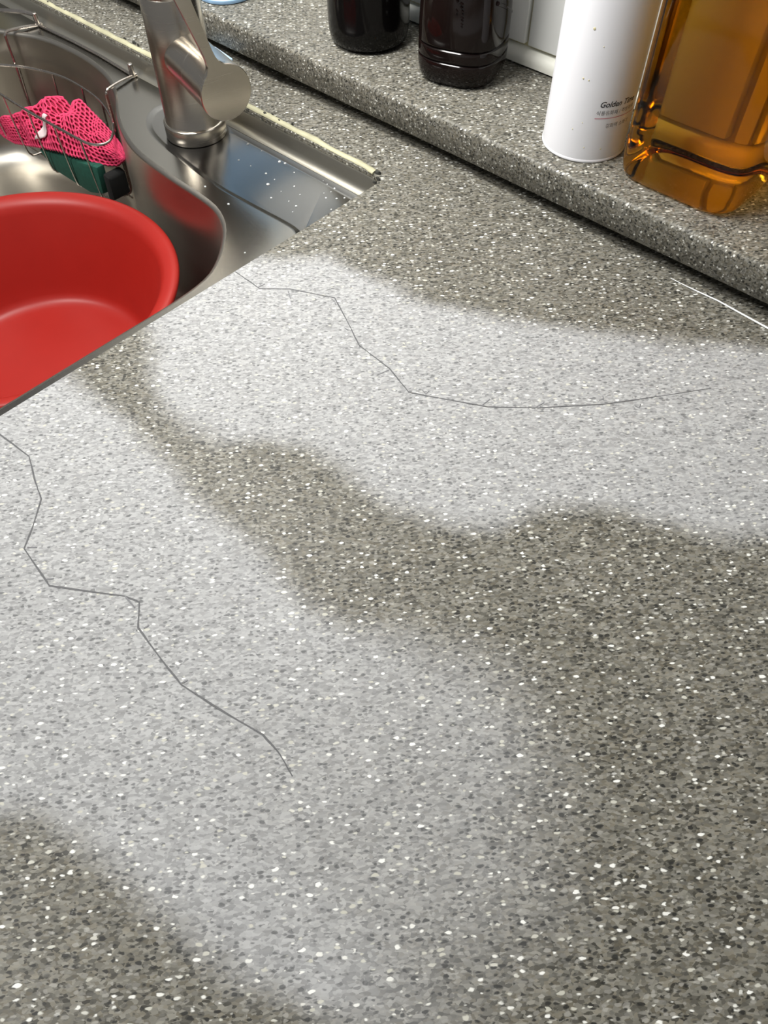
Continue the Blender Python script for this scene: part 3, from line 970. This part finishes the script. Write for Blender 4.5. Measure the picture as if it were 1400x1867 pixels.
def wrapped_text(name, body, size, a0, z0, mat, shear=0.0, bold=0.0, squeeze=1.0):
    cu = bpy.data.curves.new(name, 'FONT')
    cu.body = body
    cu.size = size
    cu.shear = shear
    cu.offset = bold
    cu.resolution_u = 3
    tmp = bpy.data.objects.new(name, cu)
    C.objects.link(tmp)
    dg = bpy.context.evaluated_depsgraph_get()
    me = bpy.data.meshes.new_from_object(tmp.evaluated_get(dg))
    bpy.data.objects.remove(tmp)
    bm_ = bmesh.new()
    bm_.from_mesh(me)
    bpy.data.meshes.remove(me)
    bmesh.ops.subdivide_edges(bm_, edges=[e for e in bm_.edges if e.calc_length() > size * 0.25], cuts=2)
    bmesh.ops.triangulate(bm_, faces=bm_.faces[:])
    for v_ in bm_.verts:
        a = a0 + v_.co.x * squeeze / RC
        rr2 = RC + 0.00012
        v_.co = (rr2 * math.cos(a), rr2 * math.sin(a), z0 + v_.co.y)
    o = obj_bm(name, bm_, mat, can, smooth=False)
    return o
view_a = math.atan2(-cc[1], -cc[0])              # side of the can that faces the viewer
ta = view_a + 0.28
t_ = wrapped_text('printed_title', 'Golden Time', 0.0056, ta - 0.08, 0.0420, 'ink', 0.28, 0.00010)
t_['label'] = 'black italic lettering Golden Time'
wrapped_text('printed_text', '식용유화재 / 주방화재', 0.0036, ta - 0.12, 0.0365, 'ink_grey')
wrapped_text('printed_text', '강화액 소화기', 0.0036, ta + 0.16, 0.0270, 'ink_grey')
V, F = [], []
for i in range(41):
    a = ta - 0.13 + 1.35 * i / 40
    for z in (0.0337, 0.0341):
        V.append(((RC + 0.00014) * math.cos(a), (RC + 0.00014) * math.sin(a), z))
for i in range(40):
    F.append((2 * i, 2 * i + 2, 2 * i + 3, 2 * i + 1))
obj('printed_line', V, F, 'ink_red', can)
rnd = random.Random(11)
for da, z, s in ((-0.25, 0.092, 1.3), (-0.28, 0.060, 0.9), (-0.15, 0.0595, 0.7), (0.02, 0.082, 0.5), (-0.30, 0.024, 0.6), (0.05, 0.012, 0.6), (0.45, 0.011, 0.7), (-0.1, 0.030, 0.5)):
    a = view_a + da
    V, F = lathe([(0.0004 * s, 0.0), (0.0007 * s, -0.00008), (0.0008 * s, -0.0002)], n=8)
    q = Vector((math.cos(a), math.sin(a), 0)).to_track_quat('Z', 'Y')
    o = obj('dirt_speck', V, F, 'grout', can)
    o.rotation_mode = 'QUATERNION'
    o.rotation_quaternion = q
    o.location = ((RC + 0.0002) * math.cos(a), (RC + 0.0002) * math.sin(a), z)

# amber oil bottle
ac = (-0.1945, 0.5535)
ab = thing('oil_bottle', 'large square clear bottle full of amber oil at the ledge end', 'bottle', (ac[0], ac[1], ZL))
prof3 = [(0.70, 0.0012), (0.82, 0.0004), (0.89, 0.0006), (0.935, 0.0022), (0.968, 0.0055), (0.985, 0.0105), (0.995, 0.020), (1.0, 0.035), (1.0, 0.16), (0.995, 0.175), (0.96, 0.190),
         (0.86, 0.208), (0.68, 0.226), (0.46, 0.242), (0.34, 0.250), (0.32, 0.256), (0.32, 0.268)]
rings = []
for s, z in prof3:
    e = 5.0 if z < 0.18 else max(2.0, 5.0 - (z - 0.18) / 0.018)
    rings.append([(x, y, z) for x, y in superellipse(0, 0, 0.0485 * s, 0.0450 * s, e, 0.0, 96)])
v, f = loft(rings)
obj('bottle_body', v, f, 'amber', ab, angle=50)
v, f = lathe([(0.0185, 0.258), (0.019, 0.260), (0.019, 0.284), (0.017, 0.286)], n=40)
obj('cap', v, f, 'cap_yellow', ab)

# light blue container behind the tap lever
bc = (-0.7005, 0.5275)
bl = thing('blue_container', 'light blue round container on the ledge behind the tap', 'container', (bc[0], bc[1], ZL))
v, f = lathe([(0.024, 0.0015), (0.0265, 0.0), (0.0285, 0.0008), (0.0292, 0.0025), (0.0292, 0.0040), (0.0284, 0.0048), (0.0288, 0.0062), (0.0290, 0.012), (0.0290, 0.140), (0.027, 0.146)], n=64)
obj('container_body', v, f, 'blue', bl)
v, f = lathe([(0.0278, 0.146), (0.0296, 0.147), (0.0296, 0.162), (0.027, 0.165)], n=64)
obj('lid', v, f, 'tile', bl)

# pale blue plastic scrap on the stone behind the lever
V = []
scrap = [(-0.690, 0.4835), (-0.676, 0.4855), (-0.6500, 0.4855), (-0.6485, 0.4805), (-0.652, 0.4755), (-0.672, 0.468), (-0.692, 0.470)]
bm = bmesh.new()
lo_ = [bm.verts.new((x, y, 0.0003)) for x, y in scrap]
hi_ = [bm.verts.new((x, y, 0.006 + 0.003 * math.sin(i * 1.7))) for i, (x, y) in enumerate(scrap)]
bm.faces.new(lo_[::-1])
bm.faces.new(hi_)
for i in range(len(scrap)):
    j = (i + 1) % len(scrap)
    bm.faces.new((lo_[i], lo_[j], hi_[j], hi_[i]))
bmesh.ops.bevel(bm, geom=bm.edges[:], offset=0.0015, segments=2, profile=0.5, affect='EDGES')
sc = obj_bm('plastic_scrap', bm, 'blue_pale', None)
tag(sc, 'pale blue plastic piece on the counter behind the tap lever', 'plastic piece')

# ------------------------------------------------------------------ water drops on the deck
def drop_mesh():
    prof_ = [(1.0, 0.0), (0.97, 0.22), (0.82, 0.48), (0.55, 0.66), (0.25, 0.74), (0.02, 0.76)]
    v, f = lathe(prof_, n=12)
    me = bpy.data.meshes.new('water_droplet')
    me.from_pydata(v, [], f)
    me.polygons.foreach_set('use_smooth', [True] * len(me.polygons))
    me.materials.append(M['drop'])
    return me
dm = drop_mesh()
DROPS = [(-0.5612, 0.4208, 1.2), (-0.5483, 0.4265, 0.8), (-0.547, 0.3974, 0.9), (-0.5177, 0.4204, 1.5), (-0.5125, 0.3993, 1.1), (-0.4986, 0.389, 1.6),
         (-0.5, 0.398, .7), (-0.4813, 0.377, 1.0), (-0.4793, 0.4024, 1.0), (-0.4666, 0.3971, .7), (-0.4567, 0.3831, 1.1), (-0.4823, 0.3895, .6), (-0.4952, 0.4174, .8),
         (-0.4893, 0.4255, 1.2), (-0.482, 0.4262, 1.4), (-0.4745, 0.4248, 1.1), (-0.466, 0.4255, 1.5), (-0.4600, 0.4240, 0.9), (-0.4509, 0.4237, 1.1),
         (-0.4423, 0.4245, .7), (-0.4347, 0.4194, .9), (-0.4389, 0.414, 1.0), (-0.4465, 0.4087, .9), (-0.4312, 0.3998, .8), (-0.5082, 0.4262, 1.3),
         (-0.5120, 0.4220, 1.2), (-0.5165, 0.4262, 1.0), (-0.5225, 0.4258, .8), (-0.537, 0.4262, .9), (-0.5431, 0.4215, .7), (-0.5575, 0.4265, .6),
         (-0.4528, 0.3753, .6), (-0.4666, 0.3839, .6), (-0.5319, 0.3984, .7), (-0.4497, 0.4180, .6), (-0.4529, 0.4126, .6),
         (-0.534, 0.3480, 1.0), (-0.499, 0.3445, 1.1), (-0.4384, 0.3096, .8)]
for x, y, s in DROPS:
    o = bpy.data.objects.new('water_droplet', dm)
    C.objects.link(o)
    inrec = in_poly(x, y, rec)
    o.location = (x, y, ZD - 0.0020 if inrec else ZD)
    o.scale = (0.0009 * s * 1.15, 0.0009 * s, 0.0009 * s)
    o.rotation_euler = (0, 0, x * 900)
    tag(o, 'tiny bright water droplet on the steel sink deck beside the tap', 'water droplet', 'water droplets on the sink deck')
